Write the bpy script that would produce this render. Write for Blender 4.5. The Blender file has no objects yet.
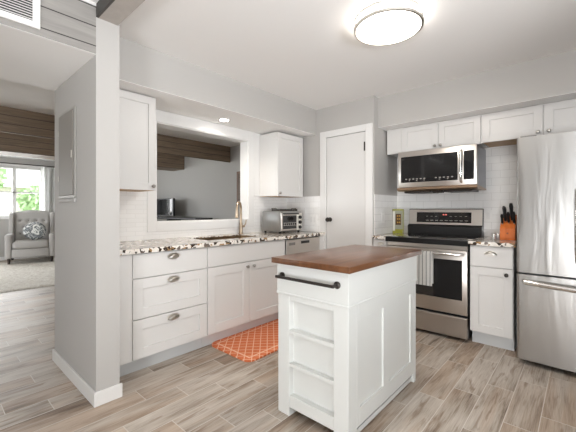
import bpy, bmesh, math, random
from mathutils import Vector, Matrix
from mathutils.noise import noise as pnoise
random.seed(7)
PI = math.pi
SC = bpy.context.scene
COL = SC.collection

# ------------------------------------------------------------------ camera
cd = bpy.data.cameras.new('camera'); cam = bpy.data.objects.new('camera', cd); COL.objects.link(cam)
cd.sensor_width = 36; cd.lens = 36 * 329.5 / 576
cd.shift_y = -(216 - 210) / 576
cd.clip_start = 0.05
cam.location = (0, 0, 1.19)
cam.rotation_euler = (PI / 2, 0, math.radians(41.84))
SC.camera = cam

# ------------------------------------------------------------------ world, light, exposure
W = bpy.data.worlds.new('world'); SC.world = W; W.use_nodes = True
wb = W.node_tree.nodes['Background']; wb.inputs[0].default_value = (0.86, 0.94, 1.0, 1); wb.inputs[1].default_value = 3.4
vs = SC.view_settings
vs.view_transform = 'Standard'; vs.look = 'None'; vs.exposure = 0.33; vs.gamma = 1.0; vs.use_curve_mapping = False
SC.cycles.use_denoising = True
SC.cycles.max_bounces = 10; SC.cycles.diffuse_bounces = 7
SC.cycles.sample_clamp_indirect = 6.0
SC.cycles.caustics_reflective = False; SC.cycles.caustics_refractive = False

def area(name, loc, direction, sx, sy, power, col=(1, 1, 1)):
    l = bpy.data.lights.new(name, 'AREA'); l.shape = 'RECTANGLE'; l.size = sx; l.size_y = sy
    l.energy = power; l.color = col
    o = bpy.data.objects.new(name, l); COL.objects.link(o); o.location = loc
    o.rotation_euler = Vector(direction).to_track_quat('-Z', 'Y').to_euler()
    return o
DAY = (0.98, 0.985, 1.0)
# fill lamps at added, unseen rear, side and south openings; west window is real
area('daylight_rear_fill', (0.8, -3.0, 1.25), (0, 1, 0), 1.2, 2.1, 5, DAY)
area('ceiling_fill_rear', (0.8, -3.1, 0.5), (-.3, 1, 1.25), 1.3, 1.2, 150, DAY)  # added up-light, tilted to brighten the ceiling
area('daylight_side_fill', (2.0, 0.2, 1.5), (-1, 0, 0), 2.4, 1.5, 4, DAY)
area('ceiling_fill_side', (2.3, 0.2, 0.7), (-1, .1, 1.0), 2.4, 1.0, 215, DAY)  # second added up-light, lifts the ceiling from the side
area('living_south_fill', (-7.6, -2.95, 1.0), (-.2, 1, 0.5), 3.6, 1.9, 60, DAY)  # added fill for the living room, source unseen
area('daylight_living_west', (-10.75, 0.9, 1.5), (1, 0, 0), 2.3, 1.1, 110, DAY)

# ------------------------------------------------------------------ materials
def mat(name, col, rough=0.5, metal=0.0, spec=0.5, emit=None, estr=0, alpha=None, coat=0):
    m = bpy.data.materials.new(name); m.use_nodes = True
    b = m.node_tree.nodes['Principled BSDF']
    b.inputs['Base Color'].default_value = (*col, 1); b.inputs['Roughness'].default_value = rough
    b.inputs['Metallic'].default_value = metal; b.inputs['Specular IOR Level'].default_value = spec
    if coat: b.inputs['Coat Weight'].default_value = coat; b.inputs['Coat Roughness'].default_value = 0.1
    if emit: b.inputs['Emission Color'].default_value = (*emit, 1); b.inputs['Emission Strength'].default_value = estr
    return m
class NT:
    def __init__(s, m): s.m = m; s.t = m.node_tree; s.b = s.t.nodes['Principled BSDF']
    def n(s, typ, **kw):
        x = s.t.nodes.new(typ)
        for k, v in kw.items(): setattr(x, k, v)
        return x
    def l(s, a, b): s.t.links.new(a, b)
    def math(s, op, a, b=None, c=None):
        x = s.n('ShaderNodeMath', operation=op)
        for i, v in enumerate((a, b, c)):
            if v is None: continue
            if isinstance(v, (int, float)): x.inputs[i].default_value = v
            else: s.l(v, x.inputs[i])
        return x.outputs[0]
    def ramp(s, fac, stops, interp='LINEAR'):
        x = s.n('ShaderNodeValToRGB'); cr = x.color_ramp; cr.interpolation = interp
        while len(cr.elements) < len(stops): cr.elements.new(0.5)
        for e, (p, c) in zip(cr.elements, stops): e.position = p; e.color = (*c, 1)
        s.l(fac, x.inputs[0]); return x.outputs[0]
    def mix(s, fac, a, b, mode='MIX'):
        x = s.n('ShaderNodeMix', data_type='RGBA', blend_type=mode)
        for i, v in ((0, fac), (6, a), (7, b)):
            if isinstance(v, (int, float)): x.inputs[i].default_value = v
            elif isinstance(v, tuple): x.inputs[i].default_value = (*v, 1)
            else: s.l(v, x.inputs[i])
        return x.outputs[2]
    def noise(s, vec, scale, detail=3, rough=0.5, dist=0):
        x = s.n('ShaderNodeTexNoise'); x.inputs['Scale'].default_value = scale; x.inputs['Detail'].default_value = detail
        x.inputs['Roughness'].default_value = rough; x.inputs['Distortion'].default_value = dist
        if vec is not None: s.l(vec, x.inputs['Vector'])
        return x.outputs[0]
    def pos(s):
        g = s.n('ShaderNodeNewGeometry'); return g.outputs['Position']
    def xyz(s, v):
        x = s.n('ShaderNodeSeparateXYZ'); s.l(v, x.inputs[0]); return x.outputs
    def comb(s, a, b, c):
        x = s.n('ShaderNodeCombineXYZ')
        for i, v in enumerate((a, b, c)):
            if isinstance(v, (int, float)): x.inputs[i].default_value = v
            else: s.l(v, x.inputs[i])
        return x.outputs[0]
    def bump(s, h, strength=0.2, dist=0.01):
        x = s.n('ShaderNodeBump'); x.inputs['Strength'].default_value = strength; x.inputs['Distance'].default_value = dist
        s.l(h, x.inputs['Height']); s.l(x.outputs[0], s.b.inputs['Normal'])

def m_floor():
    m = mat('wood_look_tile', (.4, .37, .33), 0.38); t = NT(m); P = t.pos(); X, Y, Z = t.xyz(P)
    w, L = 0.155, 0.61
    cx = t.math('DIVIDE', t.math('ADD', X, 0.645 + 155 * 0.155), w)
    ci = t.math('FLOOR', cx); fx = t.math('SUBTRACT', cx, ci)
    off = t.math('MULTIPLY', ci, 0.336)
    cy = t.math('ADD', t.math('DIVIDE', t.math('ADD', Y, -2.385 + 61), L), t.math('SUBTRACT', 155 * 0.336 + 100, off))
    ri = t.math('FLOOR', cy); fy = t.math('SUBTRACT', cy, ri)
    wn = t.n('ShaderNodeTexWhiteNoise', noise_dimensions='2D'); t.l(t.comb(ci, ri, 0), wn.inputs['Vector'])
    rnd = wn.outputs['Value']; rcol = t.xyz(wn.outputs['Color'])
    gy = t.math('MULTIPLY', Y, 0.13)
    v = t.comb(t.math('ADD', X, t.math('MULTIPLY', rcol[0], 13)), t.math('ADD', gy, t.math('MULTIPLY', rcol[1], 17)), t.math('MULTIPLY', rnd, 20))
    g1 = t.noise(v, 9, 5, 0.6, 0.7)
    v2 = t.comb(t.math('MULTIPLY', X, 150), t.math('ADD', t.math('MULTIPLY', Y, 5), t.math('MULTIPLY', rnd, 31)), 0)
    g2 = t.noise(v2, 1.0, 4, 0.65, 0.3)
    wv = t.n('ShaderNodeTexWave', wave_type='RINGS'); wv.inputs['Scale'].default_value = 5.5; wv.inputs['Distortion'].default_value = 3.0; wv.inputs['Detail'].default_value = 2
    t.l(t.comb(t.math('ADD', t.math('MULTIPLY', t.math('SUBTRACT', fx, rcol[0]), 1.1), t.math('MULTIPLY', rcol[1], 2)), t.math('ADD', t.math('MULTIPLY', Y, .10), t.math('MULTIPLY', rcol[2], 7)), 0), wv.inputs['Vector'])
    rings = wv.outputs['Fac']
    tone = t.math('ADD', t.math('ADD', t.math('MULTIPLY', g1, 0.60), t.math('MULTIPLY', rings, .05)), t.math('ADD', t.math('MULTIPLY', g2, 0.36), t.math('MULTIPLY', t.math('SUBTRACT', rnd, 0.5), 0.07)))
    c = t.ramp(tone, [(0.34, (.13, .09, .062)), (0.42, (.29, .235, .187)), (0.49, (.425, .366, .309)), (0.58, (.52, .46, .40)), (0.70, (.61, .56, .50))])
    br = t.noise(v, 5, 3, 0.6, 0.6)
    brs = t.ramp(t.math('ADD', br, t.math('MULTIPLY', t.math('SUBTRACT', rcol[2], 0.5), .3)), [(0.46, (0, 0, 0)), (0.64, (1, 1, 1))])
    c = t.mix(t.math('MULTIPLY', brs, 0.6), c, t.mix(1.0, c, (.84, .68, .55), 'MULTIPLY'))
    sk_ = t.noise(t.comb(t.math('ADD', t.math('MULTIPLY', X, 26), t.math('MULTIPLY', rcol[1], 40)), t.math('ADD', t.math('MULTIPLY', Y, 3.2), t.math('MULTIPLY', rnd, 50)), 3), 1.0, 4, .55, .9)
    skf = t.ramp(sk_, [(0.56, (0, 0, 0)), (0.68, (1, 1, 1))])
    c = t.mix(t.math('MULTIPLY', skf, .62), c, (.20, .125, .075))
    ex = t.math('MINIMUM', fx, t.math('SUBTRACT', 1, fx)); ey = t.math('MULTIPLY', t.math('MINIMUM', fy, t.math('SUBTRACT', 1, fy)), L / w)
    e = t.math('MINIMUM', ex, ey)
    gr = t.math('LESS_THAN', e, 0.014)
    c = t.mix(gr, c, (.61, .565, .51))
    t.l(c, t.b.inputs['Base Color'])
    t.l(t.math('ADD', 0.40, t.math('MULTIPLY', g2, 0.18)), t.b.inputs['Roughness'])
    t.bump(t.math('SUBTRACT', t.math('MULTIPLY', g2, 0.1), gr), 0.12, 0.003)
    return m
def m_shiplap(name, c1, c2, z0=2.184, pitch=0.118, axis=2, horiz=0):
    m = mat(name, c1, 0.6); t = NT(m); P = t.pos(); a = t.xyz(P)
    q = t.math('DIVIDE', t.math('ADD', a[axis], -z0 + 100 * pitch), pitch); fi = t.math('FLOOR', q); f = t.math('SUBTRACT', q, fi)
    v = t.comb(t.math('MULTIPLY', a[0], .9), t.math('MULTIPLY', a[1], .9), t.math('ADD', t.math('MULTIPLY', a[2], 14), t.math('MULTIPLY', fi, 3.3)))
    g = t.noise(v, 2.2, 6, 0.65, 0.8)
    c = t.ramp(g, [(0.3, c2), (0.7, c1)])
    e = t.math('MINIMUM', f, t.math('SUBTRACT', 1, f))
    ln = t.math('LESS_THAN', e, 0.028)
    c = t.mix(ln, c, tuple(x * 0.16 for x in c2)); t.l(c, t.b.inputs['Base Color'])
    t.bump(t.math('SUBTRACT', t.math('MULTIPLY', g, .2), ln), 0.3, 0.004)
    return m
def m_granite():
    m = mat('speckled_granite', (.7, .65, .58), 0.12); t = NT(m); P = t.pos()
    n0 = t.noise(P, 9, 5, 0.6, 1.2)
    base = t.ramp(n0, [(0.35, (.84, .81, .76)), (0.5, (.74, .69, .63)), (0.58, (.84, .79, .72)), (0.72, (.50, .47, .46))])
    vo = t.n('ShaderNodeTexVoronoi'); vo.inputs['Scale'].default_value = 40; t.l(P, vo.inputs['Vector'])
    h = t.xyz(vo.outputs['Color'])
    cl = t.noise(P, 13, 3, .6, .6)
    k = t.math('MULTIPLY', t.math('GREATER_THAN', h[0], 0.56), t.math('GREATER_THAN', cl, 0.47))
    base = t.mix(k, base, (.05, .035, .025))
    k2 = t.math('MULTIPLY', t.math('GREATER_THAN', h[1], 0.72), t.math('GREATER_THAN', t.noise(P, 11, 3, .6, 0), 0.5))
    base = t.mix(k2, base, (.32, .2, .1))
    k3 = t.math('GREATER_THAN', h[2], 0.91)
    base = t.mix(k3, base, (.16, .13, .11))
    t.l(base, t.b.inputs['Base Color']); return m
def m_tile(name, ax, row=.075, mort=(.70, .69, .67)):  # ax: horizontal axis of the wall
    m = mat(name, (.86, .85, .835), 0.10); t = NT(m); a = t.xyz(t.pos())
    v = t.comb(t.math('ADD', a[ax], 20), t.math('ADD', a[2], -0.915 + 7.5), 0)
    b = t.n('ShaderNodeTexBrick'); t.l(v, b.inputs['Vector'])
    b.inputs['Scale'].default_value = 1; b.inputs['Brick Width'].default_value = .152; b.inputs['Row Height'].default_value = row
    b.inputs['Mortar Size'].default_value = .0022; b.inputs['Mortar Smooth'].default_value = .3
    b.inputs['Color1'].default_value = (.87, .86, .845, 1); b.inputs['Color2'].default_value = (.84, .83, .815, 1); b.inputs['Mortar'].default_value = (*mort, 1)
    t.l(b.outputs[0], t.b.inputs['Base Color']); t.bump(t.math('SUBTRACT', 1, b.outputs['Fac']), 0.4, 0.002)
    return m
def m_steel(name, col=(.62, .60, .57), rough=0.27, vert=True, wave=0.0):
    m = mat(name, col, rough, 1.0); t = NT(m); P = t.pos(); a = t.xyz(P)
    v = t.comb(t.math('MULTIPLY', a[0], 300 if vert else 3), t.math('MULTIPLY', a[1], 300 if vert else 3), t.math('MULTIPLY', a[2], 3 if vert else 300))
    g = t.noise(v, 1.0, 2, .5)
    t.l(t.math('ADD', rough - .05, t.math('MULTIPLY', g, .1)), t.b.inputs['Roughness'])
    if wave:
        v2 = t.comb(t.math('MULTIPLY', a[0], 9), t.math('MULTIPLY', a[1], 9), t.math('MULTIPLY', a[2], 1.3))
        w_ = t.noise(v2, 1.0, 2, .5, .6)
        t.bump(w_, wave, 0.02)
    return m
def m_butcher():
    m = mat('stained_wood_top', (.2, .08, .03), 0.28, coat=0.15); t = NT(m); a = t.xyz(t.pos())
    q = t.math('DIVIDE', t.math('ADD', a[0], 10), 0.075); fi = t.math('FLOOR', q)
    wn = t.n('ShaderNodeTexWhiteNoise', noise_dimensions='1D'); t.l(fi, wn.inputs['W'])
    v = t.comb(t.math('MULTIPLY', a[0], 26), t.math('ADD', t.math('MULTIPLY', a[1], 2.2), t.math('MULTIPLY', wn.outputs[0], 9)), t.math('MULTIPLY', a[2], 26))
    g = t.noise(v, .8, 4, .5, .1)
    c = t.ramp(t.math('ADD', g, t.math('MULTIPLY', t.math('SUBTRACT', wn.outputs[0], .5), .07)), [(.3, (.095, .037, .015)), (.55, (.145, .060, .025)), (.8, (.19, .085, .037))])
    t.l(c, t.b.inputs['Base Color']); return m
def m_grain(name, c1, c2, rough=.5, sx=30, sz=3):
    m = mat(name, c1, rough); t = NT(m); a = t.xyz(t.pos())
    g = t.noise(t.comb(t.math('MULTIPLY', a[0], sx), t.math('MULTIPLY', a[1], sx), t.math('MULTIPLY', a[2], sz)), 1, 4, .6)
    t.l(t.ramp(g, [(.3, c1), (.7, c2)]), t.b.inputs['Base Color']); return m
def m_plaster(name, col, rough=.7):
    m = mat(name, col, rough, spec=.3); t = NT(m); P = t.pos()
    g = t.noise(P, 120, 3, .6); t.bump(g, .05, .002)
    g2 = t.noise(P, .8, 2, .5)
    t.l(t.mix(g2, tuple(c * .985 for c in col), tuple(min(1, c * 1.015) for c in col)), t.b.inputs['Base Color']); return m
def m_mat_rug():
    m = mat('orange_trellis', (.75, .2, .08), .85); t = NT(m); a = t.xyz(t.pos())
    def tri(x): return t.math('ABSOLUTE', t.math('SUBTRACT', t.math('FRACT', x), .5))
    u = t.math('DIVIDE', t.math('ADD', a[0], 10.02), .085); v = t.math('DIVIDE', t.math('ADD', a[1], 10.03), .085)
    d1 = tri(t.math('ADD', u, v)); d2 = tri(t.math('SUBTRACT', u, v))
    ln = t.math('LESS_THAN', t.math('MINIMUM', d1, d2), .06)
    # inner border line
    bx = t.math('MINIMUM', t.math('SUBTRACT', a[0], -2.458), t.math('SUBTRACT', -1.925, a[0]))
    by = t.math('MINIMUM', t.math('SUBTRACT', a[1], 1.695), t.math('SUBTRACT', 2.63, a[1]))
    bd = t.math('LESS_THAN', t.math('ABSOLUTE', t.math('SUBTRACT', t.math('MINIMUM', bx, by), .055)), .007)
    f = t.noise(t.pos(), 300, 2, .5)
    base = t.mix(f, (.60, .135, .045), (.80, .235, .09))
    c = t.mix(t.math('MAXIMUM', ln, bd), base, (.86, .52, .36)); t.l(c, t.b.inputs['Base Color']); return m
def m_shag():
    m = mat('cream_shag', (.62, .58, .52), .95, spec=.1); t = NT(m); g = t.noise(t.pos(), 22, 5, .7)
    t.l(t.ramp(g, [(.35, (.58, .53, .47)), (.65, (.86, .83, .77))]), t.b.inputs['Base Color']); t.bump(g, .8, .02); return m
def m_fabric(name, c1, c2, scale=250):
    m = mat(name, c1, .9, spec=.2); t = NT(m); g = t.noise(t.pos(), scale, 2, .5)
    t.l(t.mix(g, c1, c2), t.b.inputs['Base Color']); t.bump(g, .2, .002); return m
def m_stripe(name, axis, pitch, c1, c2, duty=.35, off=0):
    m = mat(name, c1, .9, spec=.2); t = NT(m); a = t.xyz(t.pos())
    f = t.math('FRACT', t.math('DIVIDE', t.math('ADD', a[axis], 20 + off), pitch))
    t.l(t.mix(t.math('LESS_THAN', f, duty), c1, c2), t.b.inputs['Base Color']); return m
def m_print():
    m = mat('printed_cushion', (.8, .8, .8), .9, spec=.2); t = NT(m); g = t.noise(t.pos(), 9, 4, .6, 1)
    t.l(t.ramp(g, [(.44, (.82, .82, .80)), (.5, (.14, .15, .16)), (.62, (.3, .32, .34)), (.66, (.8, .8, .78))], 'LINEAR'), t.b.inputs['Base Color']); return m
def m_leaf(name, c1, c2):
    m = mat(name, c1, .6); t = NT(m); g = t.noise(t.pos(), 3, 3, .6); t.l(t.mix(g, c1, c2), t.b.inputs['Base Color']); return m

M = dict(
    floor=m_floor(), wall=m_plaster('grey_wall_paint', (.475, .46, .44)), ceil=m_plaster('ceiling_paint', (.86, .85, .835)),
    trimw=mat('white_trim_paint', (.76, .75, .735), .35), cab=mat('white_cabinet_paint', (.685, .672, .655), .32),
    island=mat('white_island_paint', (.70, .705, .68), .35), toe=mat('toe_kick_paint', (.62, .63, .63), .4), dark=mat('shadow_gap', (.03, .028, .026), .8),
    granite=m_granite(), tile_y=m_tile('subway_tile', 1), tile_s=m_tile('slim_subway_tile', 1, .0395, (.78, .77, .75)), tile_x=m_tile('subway_tile_back', 0),
    header=m_shiplap('grey_shiplap', (.34, .325, .305), (.245, .232, .218)),
    beam=m_shiplap('brown_shiplap', (.29, .215, .15), (.155, .11, .075), 2.135, .103),
    beamk=m_shiplap('grey_brown_board', (.50, .465, .43), (.36, .33, .30), .712, .5, 1),
    steel=m_steel('brushed_steel', (.64, .60, .56), .3, False), steelf=m_steel('fridge_steel', (.46, .45, .435), .30, True, .16),
    steeld=m_steel('oven_steel', (.53, .49, .45), .3, False), nickel=mat('nickel', (.74, .71, .66), .28, 1),
    knobm=mat('knob_nickel', (.42, .40, .37), .3, 1), chrome=mat('polished_handle', (.75, .73, .70), .18, 1), brass=mat('champagne_faucet', (.45, .355, .26), .33, 1),
    black=mat('black_plastic', (.012, .012, .013), .35), glassb=mat('black_glass', (.008, .008, .009), .05, coat=.5),
    iron=mat('dark_iron', (.05, .043, .038), .4, .6), butcher=m_butcher(), matrug=m_mat_rug(), shag=m_shag(),
    grey=m_fabric('grey_upholstery', (.42, .40, .385), (.50, .48, .46)), button=m_fabric('grey_button', (.22, .2, .19), (.28, .26, .25)),
    darkwood=mat('dark_wood_leg', (.03, .02, .015), .4), curtain=None,
    cushion=m_print(), towel=m_stripe('striped_towel', 0, .034, (.80, .79, .76), (.30, .29, .28), .22), 
    block=m_grain('orange_knife_block', (.58, .13, .018), (.74, .20, .04), .35), blockd=m_grain('red_wood', (.26, .07, .025), (.38, .12, .05), .4),
    under=m_grain('bare_wood', (.42, .25, .12), (.56, .36, .19), .5, 6, 30), lamp=mat('lamp_glass', (.9, .88, .84), .3, emit=(1, .93, .84), estr=8),
    led=mat('downlight_glow', (.9, .9, .9), .3, emit=(1, .95, .88), estr=14), red=mat('clock_digits', (.2, .02, .02), .4, emit=(1, .25, .2), estr=.8),
    panel=mat('panel_metal', (.27, .25, .225), .5, .1), panelf=mat('panel_frame', (.40, .385, .36), .35, .2),
    green=mat('book_green', (.36, .36, .05), .5), bookg=mat('book_grey_green', (.36, .37, .29), .5), bookw=mat('book_white', (.75, .74, .68), .6), brown=mat('book_brown', (.10, .05, .02), .5), gold=mat('book_gold', (.5, .3, .05), .5),
    tvs=mat('screen', (.01, .011, .013), .06), picture=m_grain('picture_brown', (.12, .06, .035), (.2, .1, .06), .5), outw=mat('outside_white', (.8, .8, .78), .7),
    leaf=m_leaf('leaves', (.42, .56, .32), (.68, .78, .54)), bark=mat('bark', (.12, .08, .05), .9), lawn=m_leaf('lawn', (.20, .30, .10), (.3, .42, .16)), brick=m_grain('house_siding', (.62, .52, .48), (.74, .66, .62), .8),
    glass=None, sink=m_steel('sink_bronze', (.50, .38, .27), .3, False), vent_dark=mat('vent_shadow', (.04, .04, .04), .8), white=mat('white_plastic', (.82, .81, .79), .4),
    ct_label=mat('display_grey', (.22, .21, .2), .4), shaker=mat('clear_shaker', (.65, .66, .66), .1, .3),
)
def m_glass():
    m = bpy.data.materials.new('window_glass'); m.use_nodes = True; nt = m.node_tree; nt.nodes.clear()
    o = nt.nodes.new('ShaderNodeOutputMaterial'); a = nt.nodes.new('ShaderNodeBsdfTransparent'); b = nt.nodes.new('ShaderNodeBsdfGlossy'); x = nt.nodes.new('ShaderNodeMixShader')
    b.inputs['Roughness'].default_value = .02; f = nt.nodes.new('ShaderNodeFresnel'); f.inputs[0].default_value = 1.3
    nt.links.new(f.outputs[0], x.inputs[0]); nt.links.new(a.outputs[0], x.inputs[1]); nt.links.new(b.outputs[0], x.inputs[2]); nt.links.new(x.outputs[0], o.inputs[0]); return m
M['glass'] = m_glass()
def m_sheer():
    m = bpy.data.materials.new('white_curtain'); m.use_nodes = True; nt = m.node_tree; nt.nodes.clear()
    o = nt.nodes.new('ShaderNodeOutputMaterial'); a = nt.nodes.new('ShaderNodeBsdfDiffuse'); b = nt.nodes.new('ShaderNodeBsdfTranslucent'); x = nt.nodes.new('ShaderNodeMixShader')
    a.inputs[0].default_value = (.88, .88, .87, 1); b.inputs[0].default_value = (.9, .9, .89, 1); x.inputs[0].default_value = .5
    nt.links.new(a.outputs[0], x.inputs[1]); nt.links.new(b.outputs[0], x.inputs[2]); nt.links.new(x.outputs[0], o.inputs[0]); return m
M['curtain'] = m_sheer()

# ------------------------------------------------------------------ mesh helpers
class MB:
    """collects shapes in world coordinates; build() links ONE mesh object, local to its parent"""
    def __init__(s): s.bm = bmesh.new()
    def box(s, x0, x1, y0, y1, z0, z1, bev=0.0, seg=1):
        b = bmesh.new()
        vs_ = [b.verts.new((x, y, z)) for x in (min(x0, x1), max(x0, x1)) for y in (min(y0, y1), max(y0, y1)) for z in (min(z0, z1), max(z0, z1))]
        for f in ((0, 1, 3, 2), (4, 6, 7, 5), (0, 4, 5, 1), (2, 3, 7, 6), (0, 2, 6, 4), (1, 5, 7, 3)): b.faces.new([vs_[i] for i in f])
        if bev:
            bev = min(bev, .45 * min(abs(x1 - x0), abs(y1 - y0), abs(z1 - z0)))
            bmesh.ops.bevel(b, geom=b.edges[:], offset=bev, segments=seg, profile=.5, affect='EDGES')
        s.merge(b); return s
    def merge(s, b, mtx=None):
        bmesh.ops.recalc_face_normals(b, faces=b.faces[:])
        if mtx is not None: b.transform(mtx)
        me = bpy.data.meshes.new('t'); b.to_mesh(me); b.free(); s.bm.from_mesh(me); bpy.data.meshes.remove(me)
    def tube(s, pts, r, n=12, caps=True):
        pts = [Vector(p) for p in pts]; b = bmesh.new(); rings = []
        rs = r if isinstance(r, (list, tuple)) else [r] * len(pts)
        up = None
        for i, p in enumerate(pts):
            d = (pts[min(i + 1, len(pts) - 1)] - pts[max(i - 1, 0)]).normalized()
            if up is None: up = d.orthogonal().normalized()
            up = (up - d * up.dot(d)).normalized(); w = d.cross(up)
            rings.append([b.verts.new(p + (up * math.cos(2 * PI * k / n) + w * math.sin(2 * PI * k / n)) * rs[i]) for k in range(n)])
        for a, c in zip(rings, rings[1:]):
            for k in range(n): b.faces.new((a[k], a[(k + 1) % n], c[(k + 1) % n], c[k]))
        if caps: b.faces.new(rings[0][::-1]); b.faces.new(rings[-1])
        s.merge(b); return s
    def lathe(s, c, prof, axis=(0, 0, 1), n=24, sc=(1, 1)):
        """prof: (radius, height) pairs along axis from c"""
        b = bmesh.new(); rings = []
        for r, h in prof:
            rings.append([b.verts.new((r * math.cos(2 * PI * k / n) * sc[0], r * math.sin(2 * PI * k / n) * sc[1], h)) for k in range(n)] if r > 1e-6 else [b.verts.new((0, 0, h))])
        for a, d in zip(rings, rings[1:]):
            for k in range(n):
                k2 = (k + 1) % n
                if len(a) == 1 and len(d) == 1: continue
                if len(a) == 1: b.faces.new((a[0], d[k2], d[k]))
                elif len(d) == 1: b.faces.new((a[k], a[k2], d[0]))
                else: b.faces.new((a[k], a[k2], d[k2], d[k]))
        if len(rings[0]) > 1: b.faces.new(rings[0][::-1])
        if len(rings[-1]) > 1: b.faces.new(rings[-1])
        q = Vector((0, 0, 1)).rotation_difference(Vector(axis)).to_matrix().to_4x4()
        s.merge(b, Matrix.Translation(c) @ q); return s
    def prism(s, poly, axis, a0, a1):
        """poly 2D points in the plane across axis (x: (y,z), y: (x,z), z: (x,y))"""
        b = bmesh.new()
        def P(u, v, w): return {'x': (w, u, v), 'y': (u, w, v), 'z': (u, v, w)}[axis]
        A = [b.verts.new(P(u, v, a0)) for u, v in poly]; B = [b.verts.new(P(u, v, a1)) for u, v in poly]
        n = len(poly)
        for k in range(n): b.faces.new((A[k], A[(k + 1) % n], B[(k + 1) % n], B[k]))
        b.faces.new(A[::-1]); b.faces.new(B); s.merge(b); return s
    def grid(s, fn, nu, nv, th=0.0):
        b = bmesh.new(); V = [[b.verts.new(fn(i / nu, j / nv)) for j in range(nv + 1)] for i in range(nu + 1)]
        fs = [b.faces.new((V[i][j], V[i + 1][j], V[i + 1][j + 1], V[i][j + 1])) for i in range(nu) for j in range(nv)]
        if th: bmesh.ops.solidify(b, geom=fs, thickness=th)
        s.merge(b); return s
    def build(s, name, m, parent=None, smooth=False, frame=None):
        me = bpy.data.meshes.new(name)
        if parent is not None:
            off = wloc(parent); s.bm.transform(Matrix.Translation(-off))
        elif frame is not None: s.bm.transform(Matrix.Translation(-Vector(frame)))
        s.bm.to_mesh(me); s.bm.free()
        me.materials.append(m)
        if smooth:
            for p in me.polygons: p.use_smooth = True
            me.set_sharp_from_angle(angle=math.radians(smooth if smooth is not True else 40))
        o = bpy.data.objects.new(name, me); COL.objects.link(o)
        if parent is not None: o.parent = parent
        elif frame is not None: o.location = frame
        return o
def wloc(o):
    v = Vector(o.location)
    while o.parent is not None: o = o.parent; v = v + Vector(o.location)
    return v
def tag(o, label=None, cat=None, group=None, kind=None):
    for k, v in (('label', label), ('category', cat), ('group', group), ('kind', kind)):
        if v: o[k] = v
    return o
def thing(name, loc, label, cat, group=None):
    o = bpy.data.objects.new(name, None); COL.objects.link(o); o.location = loc; o.empty_display_size = .1
    return tag(o, label, cat, group)
def struct(name, mb, m, parent=None, **k):
    o = mb.build(name, m, parent, **k)
    if parent is None: o['kind'] = 'structure'
    return o
def box(*a, **k): return MB().box(*a, **k)

# surfaces with a normal: axis 'x+' / 'y-' ; a = along, n = outward distance
def P3(face, plane, n, a, z):
    return (plane + n, a, z) if face == 'x+' else (a, plane - n, z)
def fbox(mb, face, plane, n0, n1, a0, a1, z0, z1, bev=0):
    if face == 'x+': mb.box(plane + n0, plane + n1, a0, a1, z0, z1, bev)
    else: mb.box(a0, a1, plane - n1, plane - n0, z0, z1, bev)
    return mb
def shaker(face, plane, a0, a1, z0, z1, t=.02, st=.06, rec=.012):
    mb = MB(); b = .0012
    fbox(mb, face, plane, 0, t, a0, a0 + st, z0, z1, b); fbox(mb, face, plane, 0, t, a1 - st, a1, z0, z1, b)
    fbox(mb, face, plane, 0, t, a0 + st - .001, a1 - st + .001, z0, z0 + st, b); fbox(mb, face, plane, 0, t, a0 + st - .001, a1 - st + .001, z1 - st, z1, b)
    fbox(mb, face, plane, 0, t - rec, a0 + st - .002, a1 - st + .002, z0 + st - .002, z1 - st + .002)
    return mb
NV = {'x+': (1, 0, 0), 'y-': (0, -1, 0)}
def knob(face, plane, a, z, parent, m='knobm', r=.015, name='knob'):
    mb = MB().lathe(P3(face, plane, 0, a, z), [(r * .7, 0), (r * .45, .004), (r * .4, .014), (r, .019), (r, .024), (r * .7, .030), (0, .032)], NV[face], 16)
    return mb.build(name, M[m], parent, smooth=True)
def cup_pull(face, plane, a, z, parent, w=.048, h=.030):
    mb = MB(); n = Vector(NV[face]); al = Vector((0, 1, 0)) if face == 'x+' else Vector((1, 0, 0)); up = Vector((0, 0, 1)); o = Vector(P3(face, plane, 0, a, z))
    def fn(u, v):
        th = PI * u; ph = PI * .5 * v
        return o + al * (w * math.cos(th)) * (1 - .0 * v) * math.cos(ph * .0) * (math.cos(ph * .999) ** .5 if v > 0 else 1) + up * (h * math.sin(th) - h * .35) * (math.cos(ph * .999) ** .5 if v > 0 else 1) + n * (.026 * math.sin(ph) + .001)
    mb.grid(fn, 16, 8, .0015)
    # back plate flange
    pts = []
    mb2 = MB()
    for i in range(24):
        th = 2 * PI * i / 24; pts.append((a + (w + .004) * math.cos(th), z + (h * .85) * math.sin(th)))
    if face == 'x+': mb.prism(pts, 'x', plane, plane + .0025)
    else: mb.prism(pts, 'y', plane - .0025, plane)
    mb2.bm.free()
    return mb.build('cup_pull', M['nickel'], parent, smooth=50)

# ================================================================== STRUCTURE
XS, YB, YD, CZ = -2.98, 3.90, 3.31, 2.44          # sink wall, back wall, pantry-door wall, ceiling
XW, YL, XR, YR = -10.2, 4.10, 1.60, -2.6
struct('floor', box(XW - .15, XR + .15, YR - .15, YL + .15, -.1, 0), M['floor'])
struct('ceiling', box(XW - .15, XR + .15, YR - .15, YL + .15, CZ, CZ + .1), M['ceil'])

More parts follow.
